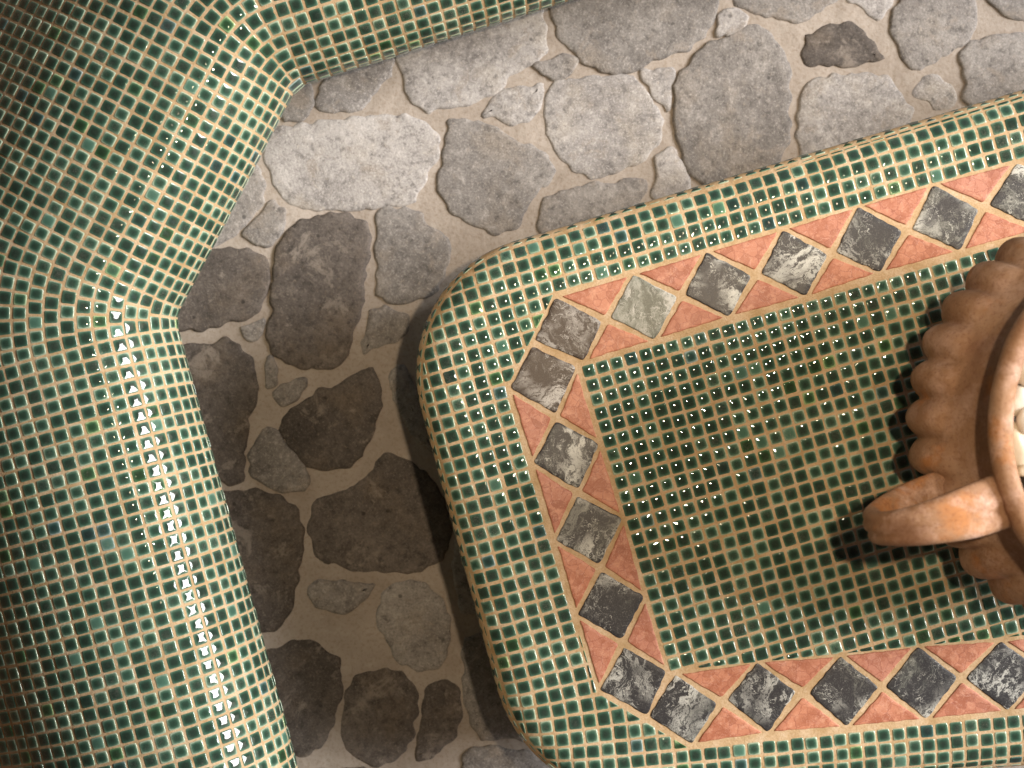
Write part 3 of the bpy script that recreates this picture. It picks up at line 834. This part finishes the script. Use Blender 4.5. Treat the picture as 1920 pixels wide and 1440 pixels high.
for _ in range(3000):
    a = random.random()*6.283; r = .268*math.sqrt(random.random()); x, y = ux+r*math.cos(a), uy+r*math.sin(a); sz = random.uniform(.022, .034)
    if any(math.hypot(x-p[0], y-p[1]) < (sz+q)*.86 for p, q in placed): continue
    if x < W(1925, 0, ZT+.51)[0]: continue
    placed.append(((x, y), sz)); cnt += 1
    V, F = protos[cnt % 5]
    o = mesh('pebble', [(v[0]*sz*1.1, v[1]*sz*.85, v[2]*sz*.7) for v in V], F, PEB)
    o.location = (x, y, ZT+.495+random.uniform(0, .02)); o.rotation_euler = (random.uniform(-.3, .3), random.uniform(-.3, .3), random.random()*6)
    tag(o, 'smooth cream pebble in the part of the urn beyond the right edge of the photo', 'pebble', 'cream pebbles filling the urn')
    if cnt > 60: break

# a scrap of blue on the paving
bx, by = W(1358, 238, 0)
blue = N('blue_plastic', .4); blue.b.inputs['Base Color'].default_value = (.06, .13, .42, 1)
o = slab([(bx-.006, by-.004), (bx+.001, by-.0015), (bx+.007, by+.005), (bx+.004, by+.006), (bx-.003, by+.001)], [(0, .0055), (.0004, .0075), (.001, .008)], .001, .002, 'plastic_scrap', blue.m, None)
tag(o, 'tiny scrap of blue plastic lying on a big grey flagstone', 'litter')

# ================================================================== LIGHT
SUN_AZ, SUN_EL = math.radians(11), math.radians(32.5)       # azimuth from +x (right of the photo) towards +y (top)
sd = Vector((math.cos(SUN_AZ)*math.cos(SUN_EL), math.sin(SUN_AZ)*math.cos(SUN_EL), math.sin(SUN_EL)))
sl = bpy.data.lights.new('sun', 'SUN'); sl.energy = 4.5; sl.angle = math.radians(26); sl.color = (1., .98, .96)
so = bpy.data.objects.new('sun', sl); C.objects.link(so); so.rotation_euler = sd.to_track_quat('Z', 'Y').to_euler(); so.location = sd*6
w = bpy.data.worlds.new('World'); bpy.context.scene.world = w; w.use_nodes = True
nt = w.node_tree; sky = nt.nodes.new('ShaderNodeTexSky'); sky.sky_type = 'NISHITA'; sky.sun_disc = False
sky.sun_elevation = SUN_EL; sky.sun_rotation = math.pi/2-SUN_AZ; sky.air_density = 1.0; sky.dust_density = 3.0
nt.links.new(sky.outputs[0], nt.nodes['Background'].inputs[0]); nt.nodes['Background'].inputs[1].default_value = .06
# warm lamp hung above the table (its reflection sits in every chip)
pl = bpy.data.lights.new('pendant_lamp', 'SPOT'); pl.energy = 135; pl.shadow_soft_size = .036; pl.color = (1., .78, .53); pl.spot_size = math.radians(54); pl.spot_blend = 1.
po = bpy.data.objects.new('pendant_lamp', pl); C.objects.link(po); po.location = (.36, .17, 3.32); po.rotation_euler = (0, math.radians(2), 0)
pl2 = bpy.data.lights.new('pendant_lamp', 'SPOT'); pl2.energy = 50; pl2.shadow_soft_size = .03; pl2.color = (1., .78, .53); pl2.spot_size = math.radians(66); pl2.spot_blend = 1.
po2 = bpy.data.objects.new('pendant_lamp', pl2); C.objects.link(po2); po2.location = (1.0, .8, 3.32); po2.rotation_euler = (math.radians(-14), math.radians(-10), 0)

# unseen walls and roof added to shape the light: closed to the left and below, open to the right and the top of the photo
def boxm(name, lo, hi, m):
    V = [(x, y, z) for z in (lo[2], hi[2]) for y in (lo[1], hi[1]) for x in (lo[0], hi[0])]
    F = [(0, 2, 3, 1), (4, 5, 7, 6), (0, 1, 5, 4), (2, 6, 7, 3), (0, 4, 6, 2), (1, 3, 7, 5)]
    return tag(mesh(name, V, F, m, smooth=False), None, None, None, 'structure')
plaster = plain('ochre_plaster', (.20, .125, .065)); wood = plain('dark_timber', (.20, .115, .06))
boxm('shade_wall', (-2.75, -2.7, -.02), (-2.45, 3.4, 3.85), plaster)
boxm('shade_wall', (-2.45, -2.7, -.02), (3.45, -2.4, 3.85), plaster)
boxm('shade_ceiling', (-2.9, -2.9, 3.85), (3.45, 3.2, 4.0), wood)  # added overhead; its right edge cuts part of the sun off the bench
# ================================================================== CAMERA
cam = bpy.data.cameras.new('camera'); co = bpy.data.objects.new('camera', cam); C.objects.link(co)
co.location = (0, 0, ZC); co.rotation_euler = (0, 0, 0)
cam.sensor_width = 36; cam.lens = 36*D/(1920*U); cam.clip_end = 200; cam.clip_start = .05
cam.dof.use_dof = True; cam.dof.focus_distance = D; cam.dof.aperture_fstop = 2.6
sc = bpy.context.scene; sc.camera = co
sc.view_settings.view_transform = 'Standard'; sc.view_settings.look = 'None'; sc.view_settings.exposure = 0.43; sc.view_settings.gamma = 1
